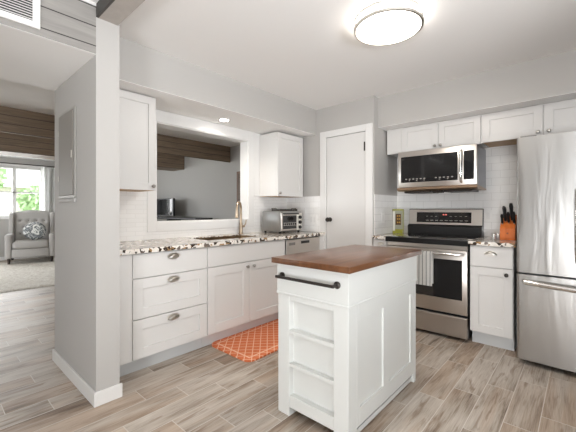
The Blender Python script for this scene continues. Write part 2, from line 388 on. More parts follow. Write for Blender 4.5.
def wall_holes(axis, p0, p1, a0, a1, z0, z1, holes):
    """wall slab between planes p0..p1 with rectangular holes (a0,a1,z0,z1)"""
    mb = MB(); holes = sorted(holes); cur = a0
    def bx(A, B, C, D):
        if B - A < 1e-4 or D - C < 1e-4: return
        mb.box(p0, p1, A, B, C, D) if axis == 'x' else mb.box(A, B, p0, p1, C, D)
    for h in holes:
        bx(cur, h[0], z0, z1); bx(h[0], h[1], z0, h[2]); bx(h[0], h[1], h[3], z1); cur = h[1]
    bx(cur, a1, z0, z1); return mb
OY0, OY1, OZ0, OZ1 = 1.473, 2.605, 1.075, 2.016
struct('wall_sink', wall_holes('x', XS - .12, XS, .85, YL, 0, CZ, [(OY0, OY1, OZ0, OZ1)]), M['wall'])
struct('wall_passage', box(-3.12, -2.2, .712, .848, 0, CZ), M['wall'])
struct('wall_pantry', wall_holes('y', YD, YD + .12, XS, -1.70, 0, CZ, [(-2.335, -1.80, 0, 2.07)]), M['wall'])
struct('wall_pantry_side', box(-1.82, -1.70, YD + .12, YB, 0, CZ), M['wall'])
struct('wall_back', box(-1.82, XR, YB, YB + .12, 0, CZ), M['wall'])
struct('wall_right', wall_holes('x', XR, XR + .15, YR, YB, 0, CZ, [(-1.0, 1.4, .8, 2.2)]), M['wall'])
struct('wall_rear', wall_holes('y', YR - .15, YR, XW, XR, 0, CZ, [(-9.6, -5.2, .45, 2.25), (.15, 1.45, .05, 2.2)]), M['wall'])
struct('wall_living', box(XW, XS - .12, YL, YL + .12, 0, CZ), M['wall'])
WY0, WY1, WZ0, WZ1 = -.15, 2.08, 1.0, 2.235
struct('wall_window', wall_holes('x', XW - .15, XW, YR, YL, 0, CZ, [(WY0, WY1, WZ0, WZ1)]), M['wall'])
TZ = 1.362
# dropped soffits
struct('wall_soffit_sink', box(XS, -2.49, .85, YD, 2.133, CZ), M['wall'])
struct('lightened_soffit_sink', box(XS, -2.4905, .85, YD, 2.13, 2.133), M['ceil'])  # paler slab added to brighten the shaded soffit underside
struct('wall_soffit_stove', box(-1.70, XR, 3.40, YB, 2.108, CZ), M['wall'])
struct('lightened_soffit_stove', box(-1.70, XR, 3.4005, YB, 2.105, 2.108), M['ceil'])  # lighter colour stands in for light under the stove soffit
struct('ceiling_passage', box(-3.12, -2.2035, YR, .712, 2.135, CZ), M['ceil'])
struct('wall_header', box(-2.2035, -2.2, YR, .712, 2.137, 2.425), M['header'])
struct('trim_header_cap', box(-2.2034, -2.195, YR, .712, 2.425, CZ), M['trimw'])
struct('wall_beam_kitchen', box(-2.2, XR, .712, .838, 2.36, CZ), M['beamk'])
struct('trim_beam_edge', box(-2.2, XR, .838, .850, 2.405, CZ), M['trimw'])
struct('wall_beam_near', box(-5.222, -5.2, YR, YL, 2.13, CZ), M['beam'])
struct('wall_beam_far', box(-7.4, -6.9, YR, YL, 2.13, CZ), M['beam'])
# baseboards
def bb(name, *b):
    x0, x1, y0, y1 = b
    mb = MB().box(x0, x1, y0, y1, 0, .087, .003); struct(name, mb, M['trimw'])
mb = MB().box(-3.133, -2.186, .698, .712, 0, .087, .003).box(-2.2, -2.186, .7115, .862, 0, .087, .003).box(-3.133, -3.12, .712, .862, 0, .087, .003)
struct('baseboard_passage', mb, M['trimw'])
bb('baseboard_living', XW + .001, XS - .13, YL - .015, YL)
bb('baseboard_window', XW, XW + .015, YR + .02, YL - .02)
bb('baseboard_pantry', -2.365, -2.43, YD - .015, YD)
# pass-through casing
cw = .088
mb = MB()
for (y0, y1, z0, z1) in ((OY0 - cw, OY0, OZ0 - cw, 2.128), (OY1, OY1 + cw, OZ0 - cw, 2.128), (OY0 - .002, OY1 + .002, OZ0 - cw, OZ0), (OY0 - .002, OY1 + .002, OZ1, 2.128)):
    mb.box(XS, XS + .018, y0, y1, z0, z1, .002)
mb.box(XS - .125, XS + .004, OY0, OY0 + .008, OZ0, OZ1).box(XS - .125, XS + .004, OY1 - .008, OY1, OZ0, OZ1)
mb.box(XS - .125, XS + .004, OY0, OY1, OZ0, OZ0 + .008).box(XS - .125, XS + .004, OY0, OY1, OZ1 - .008, OZ1)
struct('trim_1', mb, M['trimw'])
# white filler board between casing and wall cabinet
struct('trim_2', MB().box(XS, XS + .014, OY1 + cw + .004, 2.86, TZ + .001, 2.128, .001), M['trimw'])
# backsplashes
TZ = 1.362
mb = MB().box(XS, XS + .008, .85, OY0 - cw, .916, TZ).box(XS, XS + .008, OY1 + cw, YD, .916, TZ).box(XS, XS + .008, OY0 - cw, OY1 + cw, .916, OZ0 - cw)
struct('trim_3', mb, M['tile_s'])
struct('trim_4', box(XS + .008, -2.424, YD - .008, YD, .916, TZ), M['tile_x'])
struct('trim_5', box(-1.70, -1.692, YD + .002, YB, .916, TZ), M['tile_y'])
struct('trim_6', box(-1.692, .55, YB - .008, YB, .85, 1.83), M['tile_x'])
# pantry door + casing
mb = MB(); y1 = YD - .018
mb.box(-2.42, -2.335, y1, YD, 0, 2.145, .003).box(-1.80, -1.714, y1, YD, 0, 2.145, .003).box(-2.336, -1.799, y1, YD, 2.07, 2.145, .003)
struct('trim_7', mb, M['trimw'])
door = struct('door_1', box(-2.331, -1.804, YD - .004, YD + .035, .008, 2.064, bev=.002), M['cab'])
mb = MB().lathe((-2.275, YD - .004, 1.075), [(.027, 0), (.027, .006), (.011, .010), (.011, .035), (.022, .043), (.028, .055), (.024, .068), (0, .074)], (0, -1, 0), 20)
mb.build('door_knob', M['iron'], door, smooth=True)
for z in (.25, 1.85):
    MB().box(-1.822, -1.808, YD - .010, YD - .004, z, z + .10, .001).tube([(-1.808, YD - .011, z), (-1.808, YD - .011, z + .10)], .0055, 8).build('door_hinge', M['iron'], door)

# ------------------------------------------------------------------ living window (structure)
def window(name, axis, p0, p1, a0, a1, z0, z1, nm, rails, casing_at=None, parentless=True):
    fr = MB(); f = .05
    def bx(A, B, C, D, q0=None, q1=None, bev=.002):
        q0 = p0 if q0 is None else q0; q1 = p1 if q1 is None else q1
        fr.box(q0, q1, A, B, C, D, bev) if axis == 'x' else fr.box(A, B, q0, q1, C, D, bev)
    bx(a0, a0 + f, z0, z1); bx(a1 - f, a1, z0, z1); bx(a0 + f, a1 - f, z0, z0 + f); bx(a0 + f, a1 - f, z1 - f, z1)
    for k in range(1, nm):
        c = a0 + (a1 - a0) * k / nm; bx(c - .035, c + .035, z0 + f, z1 - f)
    for r in rails: 
        c = z0 + (z1 - z0) * r; bx(a0 + f, a1 - f, c - .02, c + .02)
    root = struct(name, fr, M['trimw'])
    c = (p0 + p1) / 2; g = MB()
    g.box(c - .003, c + .003, a0 + f, a1 - f, z0 + f, z1 - f) if axis == 'x' else g.box(a0 + f, a1 - f, c - .003, c + .003, z0 + f, z1 - f)
    g.build('pane', M['glass'], root); return root
w1 = window('window_1', 'x', XW - .10, XW - .04, WY0, WY1, WZ0, WZ1, 4, (.5,))
mb = MB().box(XW, XW + .02, WY0 - .08, WY0, WZ0 - .03, WZ1 + .07, .002).box(XW, XW + .02, WY1, WY1 + .08, WZ0 - .03, WZ1 + .07, .002).box(XW, XW + .02, WY0, WY1, WZ1, WZ1 + .07, .002).box(XW - .05, XW + .05, WY0 - .06, WY1 + .06, WZ0 - .03, WZ0, .003)
mb.build('window_sill', M['trimw'], w1)
window('added_window_2', 'y', YR - .11, YR - .05, .15, 1.45, .05, 2.2, 1, ())  # unseen opening added for light, set clear of the fridge's reflection
window('added_window_3', 'x', XR + .05, XR + .11, -1.0, 1.4, .8, 2.2, 2, ())  # unseen side opening, added to let light in
window('added_window_4', 'y', YR - .11, YR - .05, -9.6, -5.2, .45, 2.25, 3, ())  # unseen south opening, added to light the living room

# ================================================================== BASE CABINETS (sink wall)
PX = -2.39       # carcass front; door faces end at -2.37
KB = .115
def toe(x0, x1, y0, y1): return MB().box(x0, x1, y0, y1, 0, KB)
cab1 = thing('drawer_cabinet', (-2.68, 1.24, 0), 'white three-drawer base cabinet with oval cup pulls, beside the passage wall', 'cabinet')
MB().box(XS + .002, PX, .852, 1.624, KB, .878).box(-2.39, -2.37, .852, .998, KB + .004, .876, .001).build('carcass', M['cab'], cab1)
toe(XS + .002, -2.46, .866, 1.624).build('toe_kick', M['toe'], cab1)
for (z0, z1, sh) in ((.702, .872, 0), (.408, .694, 1), (.122, .400, 1)):
    mb = shaker('x+', PX, 1.003, 1.621, z0, z1, st=.072) if sh else fbox(MB(), 'x+', PX, 0, .02, 1.003, 1.621, z0, z1, .0015)
    d = mb.build('drawer_front', M['cab'], cab1)
    cup_pull('x+', -2.37, 1.312, z1 - .038, d)
cab2 = thing('sink_cabinet', (-2.68, 2.11, 0), 'white two-door cabinet below the sink, behind the orange mat', 'cabinet')
MB().box(XS + .002, PX, 1.626, 1.72, KB, .878).box(XS + .002, PX, 2.42, 2.606, KB, .878).box(XS + .002, PX, 1.72, 2.42, KB, .66).box(-2.415, PX, 1.72, 2.42, .66, .878).build('carcass', M['cab'], cab2)
toe(XS + .002, -2.46, 1.626, 2.606).build('toe_kick', M['toe'], cab2)
fbox(MB(), 'x+', PX, 0, .02, 1.628, 2.598, .704, .872, .0015).build('false_front', M['cab'], cab2)
for (a0, a1, ka) in ((1.628, 2.100, 2.064), (2.105, 2.598, 2.144)):
    d = shaker('x+', PX, a0, a1, .125, .696, st=.078).build('door', M['cab'], cab2); knob('x+', -2.37, ka, .655, d, r=.0145)
# dishwasher
dw = thing('dishwasher', (-2.68, 2.915, 0), 'stainless steel dishwasher under the granite counter, beside the pantry door', 'dishwasher')
MB().box(XS + .05, PX, 2.612, 3.216, .10, .872).build('tub', M['black'], dw)
dd = fbox(MB(), 'x+', PX, 0, .025, 2.616, 3.214, .13, .868, .004).build('door', M['steel'], dw)
fbox(MB(), 'x+', -2.365, .0, .002, 2.66, 2.76, .805, .835, .0005).build('badge', M['ct_label'], dd)
fbox(MB(), 'x+', -2.365, .0, .004, 2.86, 3.01, .812, .842, .001).build('handle_recess', M['black'], dd)
fbox(MB(), 'x+', -2.43, 0, .02, 2.616, 3.214, .01, .10).build('toe_panel', M['black'], dw)
fl = thing('cabinet_filler', (-2.68, 3.26, 0), 'narrow white filler strip between dishwasher and pantry wall', 'filler panel')
MB().box(XS + .002, -2.37, 3.22, YD - .002, KB, .878, .001).build('panel', M['cab'], fl)
toe(XS + .002, -2.46, 3.22, YD - .002).build('toe_kick', M['toe'], fl)

# counter with sink cut-out
CT0, CT1 = .8815, .915
ct = thing('countertop', (-2.66, 2.08, CT0), 'speckled cream and brown granite countertop along the sink wall', 'countertop')
mb = MB(); SX0, SX1, SY0, SY1 = -2.86, -2.52, 1.74, 2.40
for b in ((XS + .001, SX0, .852, YD - .009), (SX1, -2.343, .852, YD - .009), (SX0 - .0005, SX1 + .0005, .852, SY0), (SX0 - .0005, SX1 + .0005, SY1, YD - .009)):
    mb.box(b[0], b[1], b[2], b[3], CT0, CT1, .0008)
mb.build('slab', M['granite'], ct)
sk = MB(); t_ = .012
sk.box(SX0, SX1, SY0, SY1, .70, .712).box(SX0 + .0015, SX0 + t_, SY0 + .0015, SY1 - .0015, .70, .908).box(SX1 - t_, SX1 - .0015, SY0 + .0015, SY1 - .0015, .70, .908).box(SX0 + t_, SX1 - t_, SY0 + .0015, SY0 + t_, .70, .908).box(SX0 + t_, SX1 - t_, SY1 - t_, SY1 - .0015, .70, .908)
snk = thing('kitchen_sink', ((SX0 + SX1) / 2, 2.07, .7), 'bronze undermount kitchen sink set into the granite below the pass-through', 'sink')
sk.build('basin', M['sink'], snk)
MB().lathe((-2.66, 2.07, .712), [(.045, 0), (.045, .003), (.02, .004), (0, .002)]).build('drain', M['nickel'], snk, smooth=True)
# faucet
fc = thing('faucet', (-2.905, 2.44, CT1), 'tall champagne gooseneck kitchen faucet standing behind the sink', 'faucet')
fx, fy = -2.905, 2.44
MB().lathe((fx, fy, CT1), [(.030, 0), (.030, .006), (.022, .012), (.020, .09), (.017, .10), (.017, .13)], n=20).build('base', M['brass'], fc, smooth=True)
pts = [(fx, fy, CT1 + .12), (fx, fy, CT1 + .28)]
for k in range(1, 11):
    a = PI * k / 10; pts.append((fx + .035 - .035 * math.cos(a), fy - .115 * (1 - math.cos(a)) / 2, CT1 + .28 + .085 * math.sin(a)))
pts.append((fx + .07, fy - .115, CT1 + .26))
MB().tube(pts, .0135, 12).build('neck', M['brass'], fc, smooth=True)
MB().tube([(fx + .07, fy - .115, CT1 + .262), (fx + .07, fy - .115, CT1 + .20), (fx + .07, fy - .115, CT1 + .185)], [.016, .020, .017], 14).build('spray_head', M['brass'], fc, smooth=True)
MB().tube([(fx, fy + .012, CT1 + .085), (fx, fy + .05, CT1 + .09)], .013, 12).tube([(fx, fy + .046, CT1 + .088), (fx + .01, fy + .062, CT1 + .12), (fx + .015, fy + .066, CT1 + .165)], [.008, .007, .006], 10).build('lever', M['brass'], fc, smooth=True)

# toaster oven
ox0, ox1, oy0, oy1, oz0, oz1 = -2.90, -2.60, 2.765, 3.160, .937, 1.176
to = thing('toaster_oven', (-2.77, 2.92, CT1), 'silver countertop toaster oven with glass door and three dark knobs', 'toaster oven')
MB().box(ox0, ox1, oy0, oy1, oz0, oz1, .012, 2).build('housing', mat('oven_housing', (.36, .355, .345), .42, .9), to, smooth=30)
df = MB().box(ox1 - .001, ox1 + .014, oy0 + .01, oy1 - .095, oz0 + .012, oz1 - .022, .003).build('glass_door', M['steel'], to)
MB().box(ox1 + .013, ox1 + .017, oy0 + .035, oy1 - .12, oz0 + .03, oz1 - .05, .001).build('window', M['glassb'], df)
mbr = MB()
for z in (oz0 + .07, oz0 + .10): mbr.box(ox1 + .0165, ox1 + .0182, oy0 + .04, oy1 - .125, z, z + .003)
for k in range(6): mbr.box(ox1 + .0165, ox1 + .0182, oy0 + .06 + k * .035, oy0 + .0625 + k * .035, oz0 + .07, oz0 + .10)
mbr.build('rack', M['nickel'], df)
MB().tube([(ox1 + .045, oy0 + .03, oz1 - .03), (ox1 + .045, oy1 - .115, oz1 - .03)], .009, 10).box(ox1 + .01, ox1 + .045, oy0 + .035, oy0 + .05, oz1 - .037, oz1 - .023).box(ox1 + .01, ox1 + .045, oy1 - .135, oy1 - .12, oz1 - .037, oz1 - .023).build('door_handle', M['black'], df, smooth=True)
MB().box(ox1 - .001, ox1 + .008, oy1 - .09, oy1 - .008, oz0 + .012, oz1 - .022, .002).build('control_panel', M['nickel'], to)
for z in (oz0 + .045, oz0 + .105, oz0 + .165):
    MB().lathe((ox1 + .008, oy1 - .049, z), [(.021, 0), (.021, .012), (.016, .02), (0, .021)], (1, 0, 0), 16).build('knob', M['black'], to, smooth=True)
for (x, y) in ((ox0 + .03, oy0 + .03), (ox1 - .03, oy0 + .03), (ox0 + .03, oy1 - .03), (ox1 - .03, oy1 - .03)):
    MB().lathe((x, y, CT1 + .0005), [(.013, 0), (.016, .021)], n=12).build('foot', M['black'], to)
tr = thing('baking_tray', (-2.77, 2.91, oz1), 'dark metal tray lying on top of the toaster oven', 'tray')
mb = MB().box(-2.76, -2.63, 2.79, 3.11, oz1 + .001, oz1 + .006).box(-2.76, -2.753, 2.79, 3.11, oz1 + .006, oz1 + .026).box(-2.637, -2.63, 2.79, 3.11, oz1 + .006, oz1 + .026).box(-2.753, -2.637, 2.79, 2.797, oz1 + .006, oz1 + .026).box(-2.753, -2.637, 3.103, 3.11, oz1 + .006, oz1 + .026)
mb.build('pan', M['iron'], tr)
for y in (2.782, 3.118): MB().tube([(-2.74, y, oz1 + .024), (-2.74, y + (.012 if y > 3 else -.012), oz1 + .034), (-2.67, y + (.012 if y > 3 else -.012), oz1 + .034), (-2.67, y, oz1 + .024)], .004, 8).build('handle', M['iron'], tr)

# upper cabinets on the sink wall
def upper(name, face, plane_back, plane_front, a0, a1, z0, z1, doors, label, st=.06, bottom=True):
    loc = P3(face, (plane_back + plane_front) / 2, 0, (a0 + a1) / 2, z0)
    c = thing(name, loc, label, 'cabinet', None)
    t = .02
    if face == 'x+':
        MB().box(plane_back, plane_front - t, a0, a1, z0 + .004, z1).build('carcass', M['cab'], c)
        MB().box(plane_back + .003, plane_front - t - .003, a0 + .003, a1 - .003, z0, z0 + .004).build('underside', M['under'], c)
        pl = plane_front - t
    else:
        MB().box(a0, a1, plane_front + t, plane_back, z0 + .004, z1).build('carcass', M['cab'], c)
        MB().box(a0 + .003, a1 - .003, plane_front + t + .003, plane_back - .003, z0, z0 + .004).build('underside', M['under'], c)
        pl = plane_front + t
    for (d0, d1, ka) in doors:
        d = shaker(face, pl, d0, d1, z0 + .001, z1 - .003, st=st).build('door', M['cab'], c)
        if ka is not None: knob(face, pl + (t if face == 'x+' else -t), ka, z0 + .035, d)
    return c
upper('wall_cabinet', 'x+', XS + .019, -2.652, .852, 1.313, 1.352, 2.122, [(.855, 1.311, 1.285)], 'tall white wall cabinet between the passage wall and the pass-through')
upper('wall_cabinet', 'x+', XS + .019, -2.652, 2.782, 3.250, 1.354, 2.105, [(2.785, 3.248, 2.812)], 'white single-door wall cabinet above the toaster oven')

# ================================================================== STOVE WALL
FY = 3.27
c3 = thing('wall_cabinet', (-1.2, 3.75, 1.82), 'short white two-door cabinet above the microwave', 'cabinet')
MB().box(-1.672, -.7205, 3.59, YB - .009, 1.826, 2.103).box(-1.672, -1.502, 3.57, 3.59, 1.822, 2.103, .001).build('carcass', M['cab'], c3)
for (d0, d1, ka) in ((-1.499, -1.117, -1.145), (-1.113, -.730, -1.087)):
    d = shaker('y-', 3.59, d0, d1, 1.823, 2.100, st=.06).build('door', M['cab'], c3); knob('y-', 3.57, ka, 1.855, d)
c4 = thing('wall_cabinet', (-.25, 3.75, 1.82), 'white two-door cabinet above the fridge and knife block', 'cabinet')
MB().box(-.720, .21, 3.59, YB - .009, 1.836, 2.103).build('carcass', M['cab'], c4)
MB().box(-.712, .206, 3.593, YB - .012, 1.832, 1.836).build('underside', M['under'], c4)
for (d0, d1, ka) in ((-.717, -.257, -.290), (-.250, .208, -.216)):
    d = shaker('y-', 3.59, d0, d1, 1.83, 2.100, st=.065).build('door', M['cab'], c4); knob('y-', 3.57, ka, 1.865, d)

# microwave
mw = thing('microwave', (-1.12, 3.7, 1.4), 'stainless over-range microwave with black glass door above the stove', 'microwave')
mx0, mx1 = -1.505, -.742
MB().box(mx0 + .004, mx1 - .004, 3.52, YB - .009, 1.405, 1.812, .002).build('housing', m_steel('microwave_side', (.30, .31, .34), .35, False), mw)
fr = MB().box(mx0, mx1, 3.48, 3.52, 1.43, 1.814, .006, 2).build('door', M['steel'], mw, smooth=30)
MB().box(mx0 + .035, -.905, 3.475, 3.481, 1.482, 1.758, .002).build('window', M['glassb'], fr)
MB().box(-.853, mx1 + -.022, 3.475, 3.481, 1.482, 1.758, .002).build('control_panel', M['glassb'], fr)
mb = MB()
for k in range(13):
    x = -1.42 + k * .038 
    if k in (6, 7): continue
    mb.box(x, x + .018, 3.4735, 3.4752, 1.512, 1.522)
    if k % 2: mb.box(x, x + .012, 3.4735, 3.4752, 1.498, 1.504)
mb.build('button_row', m_display := mat('button_marks', (.35, .33, .3), .5), fr)
hp = [(-.872, 3.478, 1.77), (-.872, 3.452, 1.755), (-.872, 3.442, 1.70), (-.872, 3.438, 1.61), (-.872, 3.442, 1.52), (-.872, 3.452, 1.475), (-.872, 3.478, 1.46)]
MB().tube(hp, [.012, .014, .015, .015, .015, .014, .012], 12).build('handle', M['chrome'], fr, smooth=True)
MB().prism([(3.47, 1.428), (3.52, 1.428), (3.86, 1.405), (3.86, 1.392), (3.50, 1.392), (3.47, 1.405)], 'x', mx0 - .006, mx1 + .006).build('vent_lip', mat('lip_warm_reflection', (.36, .25, .17), .35, .8), mw)  # brown base colour paints in the warm reflection on the lip
lo = MB()
lo.box(mx0 + .05, -1.18, 3.53, 3.80, 1.372, 1.392, .003).box(-1.05, mx1 - .05, 3.53, 3.80, 1.372, 1.392, .003).box(-1.16, -1.07, 3.55, 3.62, 1.366, 1.392, .003)
lo.build('grease_filter', M['iron'], mw)

# stove
st = thing('stove', (-1.15, 3.55, 0), 'stainless steel range with black glass cooktop and a hanging towel', 'stove')
sx0, sx1 = -1.527, -.763
MB().box(sx0 + .003, sx1 - .003, FY + .01, 3.885, .03, .864, .002).build('body', M['black'], st)
MB().box(sx0 - .001, sx1 + .001, 3.225, 3.80, .866, .918, .006, 2).build('cooktop', M['glassb'], st, smooth=30)
for (cx, cy, r) in ((-1.33, 3.37, .10), (-.95, 3.38, .11), (-1.33, 3.64, .08), (-.95, 3.64, .085)):
    b = bmesh.new(); n = 40
    A = [[b.verts.new((cx + rr * math.cos(2 * PI * k / n), cy + rr * math.sin(2 * PI * k / n), .9186)) for k in range(n)] for rr in (r, r - .003)]
    for k in range(n): b.faces.new((A[0][k], A[0][(k + 1) % n], A[1][(k + 1) % n], A[1][k]))
    rg = MB(); rg.merge(b); rg.build('burner_ring', M['ct_label'], st)
bk = MB().prism([(3.80, .915), (3.895, .915), (3.895, 1.203), (3.85, 1.203), (3.835, 1.03), (3.80, 1.01)], 'x', sx0 + .002, sx1 - .002).build('backguard', M['black'], st)
MB().prism([(3.833, 1.03), (3.836, 1.03), (3.853, 1.196), (3.849, 1.196)], 'x', sx0 + .004, sx1 - .004).build('control_fascia', M['steel'], bk)
cf = MB().prism([(3.8345, 1.052), (3.838, 1.052), (3.849, 1.165), (3.8455, 1.165)], 'x', -1.435, -.868).build('display', M['glassb'], bk)
mb = MB()
for k in range(9): mb.box(-1.33 + k * .05, -1.30 + k * .05, 3.834 , 3.836, 1.072, 1.078)
for k in range(9):
    if k in (3, 4): continue
    mb.box(-1.33 + k * .05, -1.31 + k * .05, 3.8385, 3.841, 1.118, 1.122)
mb.build('key_marks', m_display, bk)
MB().box(-1.15, -1.135, 3.838, 3.843, 1.132, 1.145).box(-1.125, -1.11, 3.838, 3.843, 1.132, 1.145).build('clock_digits', M['red'], bk)
MB().box(sx0 + .002, sx1 - .002, 3.255, FY + .012, .825, .865, .003).build('front_trim', M['steel'], st)
od = MB().box(sx0 + .002, sx1 - .002, 3.235, FY + .008, .245, .822, .006, 2).build('oven_door', M['steeld'], st, smooth=30)
MB().box(-1.487, -.806, 3.231, 3.236, .375, .735, .004).build('oven_window', M['glassb'], od)
hb = [(-1.50, 3.236, .792), (-1.50, 3.20, .792), (-1.47, 3.185, .79), (-1.30, 3.178, .79), (-1.145, 3.176, .79), (-.99, 3.178, .79), (-.82, 3.185, .79), (-.79, 3.20, .792), (-.79, 3.236, .792)]
MB().tube(hb, .0125, 12).build('oven_handle', M['chrome'], od, smooth=True)
MB().box(sx0 + .002, sx1 - .002, 3.24, FY + .008, .035, .218, .004).build('storage_drawer', M['steeld'], st)
MB().box(sx0 - .002, sx1 + .002, 3.2225, 3.2252, .867, .912, .001).build('cooktop_edge', mat('cooktop_edge', (.01, .01, .01), .6, spec=.2), st)
# towel over the oven handle
tw = MB(); 
def tf(u, v):
    x = -1.190 + .15 * u
    s = v * .62
    wob = .006 * math.sin(u * 9) * min(1, s * 4)
    if s < .30: return (x, 3.158 + wob * .6 - .001, .485 + s + .02 * u * 0)
    if s < .335:
        a = PI * (s - .30) / .035
        return (x, 3.1765 - .0175 * math.cos(a), .787 + .0175 * math.sin(a))
    return (x, 3.1945 + wob * .3, .787 - (s - .335))
tw.grid(lambda u, v: tf(u, v), 24, 60, .003)
tag(tw.build('dish_towel', M['towel'], None, smooth=60, frame=(-1.135, 3.176, .787)), 'white dish towel with grey stripes hanging on the oven handle', 'towel')

# base cabinet right of stove
c5 = thing('base_cabinet', (-.59, 3.58, 0), 'narrow white base cabinet with drawer and door between stove and fridge', 'cabinet')
MB().box(-.752, -.430, FY + .02, YB - .010, KB, .878).build('carcass', M['cab'], c5)
MB().box(-.748, -.432, 3.34, YB - .010, 0, KB).build('toe_kick', M['toe'], c5)
d = fbox(MB(), 'y-', FY + .02, 0, .02, -.750, -.433, .700, .874, .0015).build('drawer_front', M['cab'], c5); cup_pull('y-', FY, -.59, .815, d)
d = shaker('y-', FY + .02, -.750, -.433, .120, .692, st=.068).build('door', M['cab'], c5); knob('y-', FY, -.475, .645, d, 'iron', .016)
ct2 = tag(MB().box(-.760, -.412, 3.248, YB - .009, CT0, CT1, .001).build('countertop', M['granite'], None, frame=(-.585, 3.57, CT0)), 'small granite countertop under the knife block, right of the stove', 'countertop')
# base cabinet left of stove
c6 = thing('base_cabinet', (-1.62, 3.58, 0), 'very narrow white base cabinet between pantry wall and stove', 'cabinet')
MB().box(-1.690, -1.533, FY + .02, YB - .010, KB, .878).build('carcass', M['cab'], c6)
MB().box(-1.690, -1.535, 3.34, YB - .010, 0, KB).build('toe_kick', M['toe'], c6)
d = fbox(MB(), 'y-', FY + .02, 0, .02, -1.688, -1.536, .700, .874, .0015).build('drawer_front', M['cab'], c6)
cup_pull('y-', FY, -1.60, .832, d, .036, .022)
d = shaker('y-', FY + .02, -1.688, -1.536, .120, .692, st=.045).build('door', M['cab'], c6)
tag(MB().box(-1.691, -1.530, 3.248, YB - .009, CT0, CT1, .001).build('countertop', M['granite'], None, frame=(-1.61, 3.57, CT0)), 'sliver of granite countertop left of the stove, under the green book', 'countertop')

# fridge
fx0, fx1, fy0 = -.385, .525, 3.09
fg = thing('fridge', (.07, 3.5, 0), 'large stainless steel french-door refrigerator with bottom freezer', 'refrigerator')
MB().box(fx0 + .006, fx1 - .006, 3.165, 3.87, .03, 1.735, .003).build('body', mat('fridge_side', (.16, .16, .16), .45), fg)
def bowed(x0, x1, z0, z1):
    mb = MB(); n = 14; w = x1 - x0
    pts = []
    for i in range(n + 1):
        u = i / n; e = min(1, min(u, 1 - u) * w / .02)
        pts.append((x0 + w * u, fy0 - .012 * math.sin(PI * ((x0 + w * u) - fx0) / (fx1 - fx0)) + .018 * (1 - math.sqrt(max(0, 1 - (1 - e) ** 2)))))
    # dense rounded ends
    fine = [(x0, pts[0][1])]
    for k in range(1, 7):
        q = k / 6; xx = x0 + .02 * q; fine.append((xx, fy0 - .012 * math.sin(PI * (xx - fx0) / (fx1 - fx0)) + .018 * (1 - math.sqrt(1 - (1 - q) ** 2))))
    mid = [(x0 + .02 + (w - .04) * i / 12, 0) for i in range(1, 12)]
    mid = [(x, fy0 - .012 * math.sin(PI * (x - fx0) / (fx1 - fx0))) for x, _ in mid]
    end = []
    for k in range(0, 7):
        q = 1 - k / 6; xx = x1 - .02 * q; end.append((xx, fy0 - .012 * math.sin(PI * (xx - fx0) / (fx1 - fx0)) + .018 * (1 - math.sqrt(1 - (1 - q) ** 2))))
    poly = fine + mid + end + [(x1, 3.155), (x0, 3.155)]
    mb.prism(poly, 'z', z0, z1); return mb
cxm = (fx0 + fx1) / 2
for (a, b, hx) in ((fx0, cxm - .003, -.028), (cxm + .003, fx1, .168)):
    d = bowed(a, b, .712, 1.747).build('door', M['steelf'], fg, smooth=35)
    hz = [(hx, 3.083, .815), (hx, 3.045, .825), (hx, 3.03, .88), (hx, 3.022, 1.0), (hx, 3.022, 1.15), (hx, 3.03, 1.27), (hx, 3.045, 1.325), (hx, 3.083, 1.335)]
    MB().tube(hz, .0125, 12).build('handle', M['chrome'], d, smooth=True)
fzr = bowed(fx0, fx1, .045, .697).build('freezer_drawer', M['steelf'], fg, smooth=35)
hz = [(fx0 + .05, 3.088, .645)] + [(fx0 + .06 + (fx1 - fx0 - .12) * k / 12, 3.045 - .03 * math.sin(PI * k / 12), .645 - .012 * math.sin(PI * k / 12)) for k in range(13)] + [(fx1 - .05, 3.088, .645)]
MB().tube(hz, .019, 12).build('handle', M['chrome'], fzr, smooth=True)
for x in (fx0 + .06, fx1 - .06): MB().lathe((x, 3.22, 0), [(.022, 0), (.022, .03)]).build('foot', M['black'], fg)
MB().box(fx0 + .02, fx0 + .12, 3.12, 3.20, 1.748, 1.762, .003).build('hinge_cover', M['ct_label'], fg)

# knife block + knives
kb = thing('knife_block', (-.515, 3.63, CT1), 'orange wooden knife block on the counter beside the fridge', 'knife block')
MB().prism([(3.57, CT1 + .001), (3.72, CT1 + .001), (3.72, CT1 + .215), (3.665, CT1 + .215), (3.57, CT1 + .105)], 'x', -.572, -.455).build('block', M['block'], kb)
MB().prism([(3.7205, CT1 + .001), (3.732, CT1 + .001), (3.732, CT1 + .232), (3.7205, CT1 + .232)], 'x', -.572, -.450).build('back_board', M['blockd'], kb)
MB().lathe((-.513, 3.57, CT1 + .062), [(.008, 0), (.008, .001)], (0, -1, 0), 12).build('stamp', M['blockd'], kb)
dirk = Vector((0, -.38, .925)).normalized()
ks = [(-.556, .12, .10, .011), (-.534, .14, .15, .013), (-.508, .13, .11, .012), (-.484, .15, .175, .014), (-.465, .125, .12, .012), (-.545, .165, .13, .012), (-.494, .18, .14, .012)]
klab = ['black-handled knife at the front left edge of the orange knife block', 'black-handled knife, second from the left in the front row of the knife block',
        'black-handled knife in the middle of the front row of the knife block', 'tallest-handled black knife standing in the orange knife block',
        'black-handled knife at the right edge of the orange knife block', 'black-handled knife in the back row of the knife block, on the left',
        'black-handled knife in the back row of the knife block, on the right']
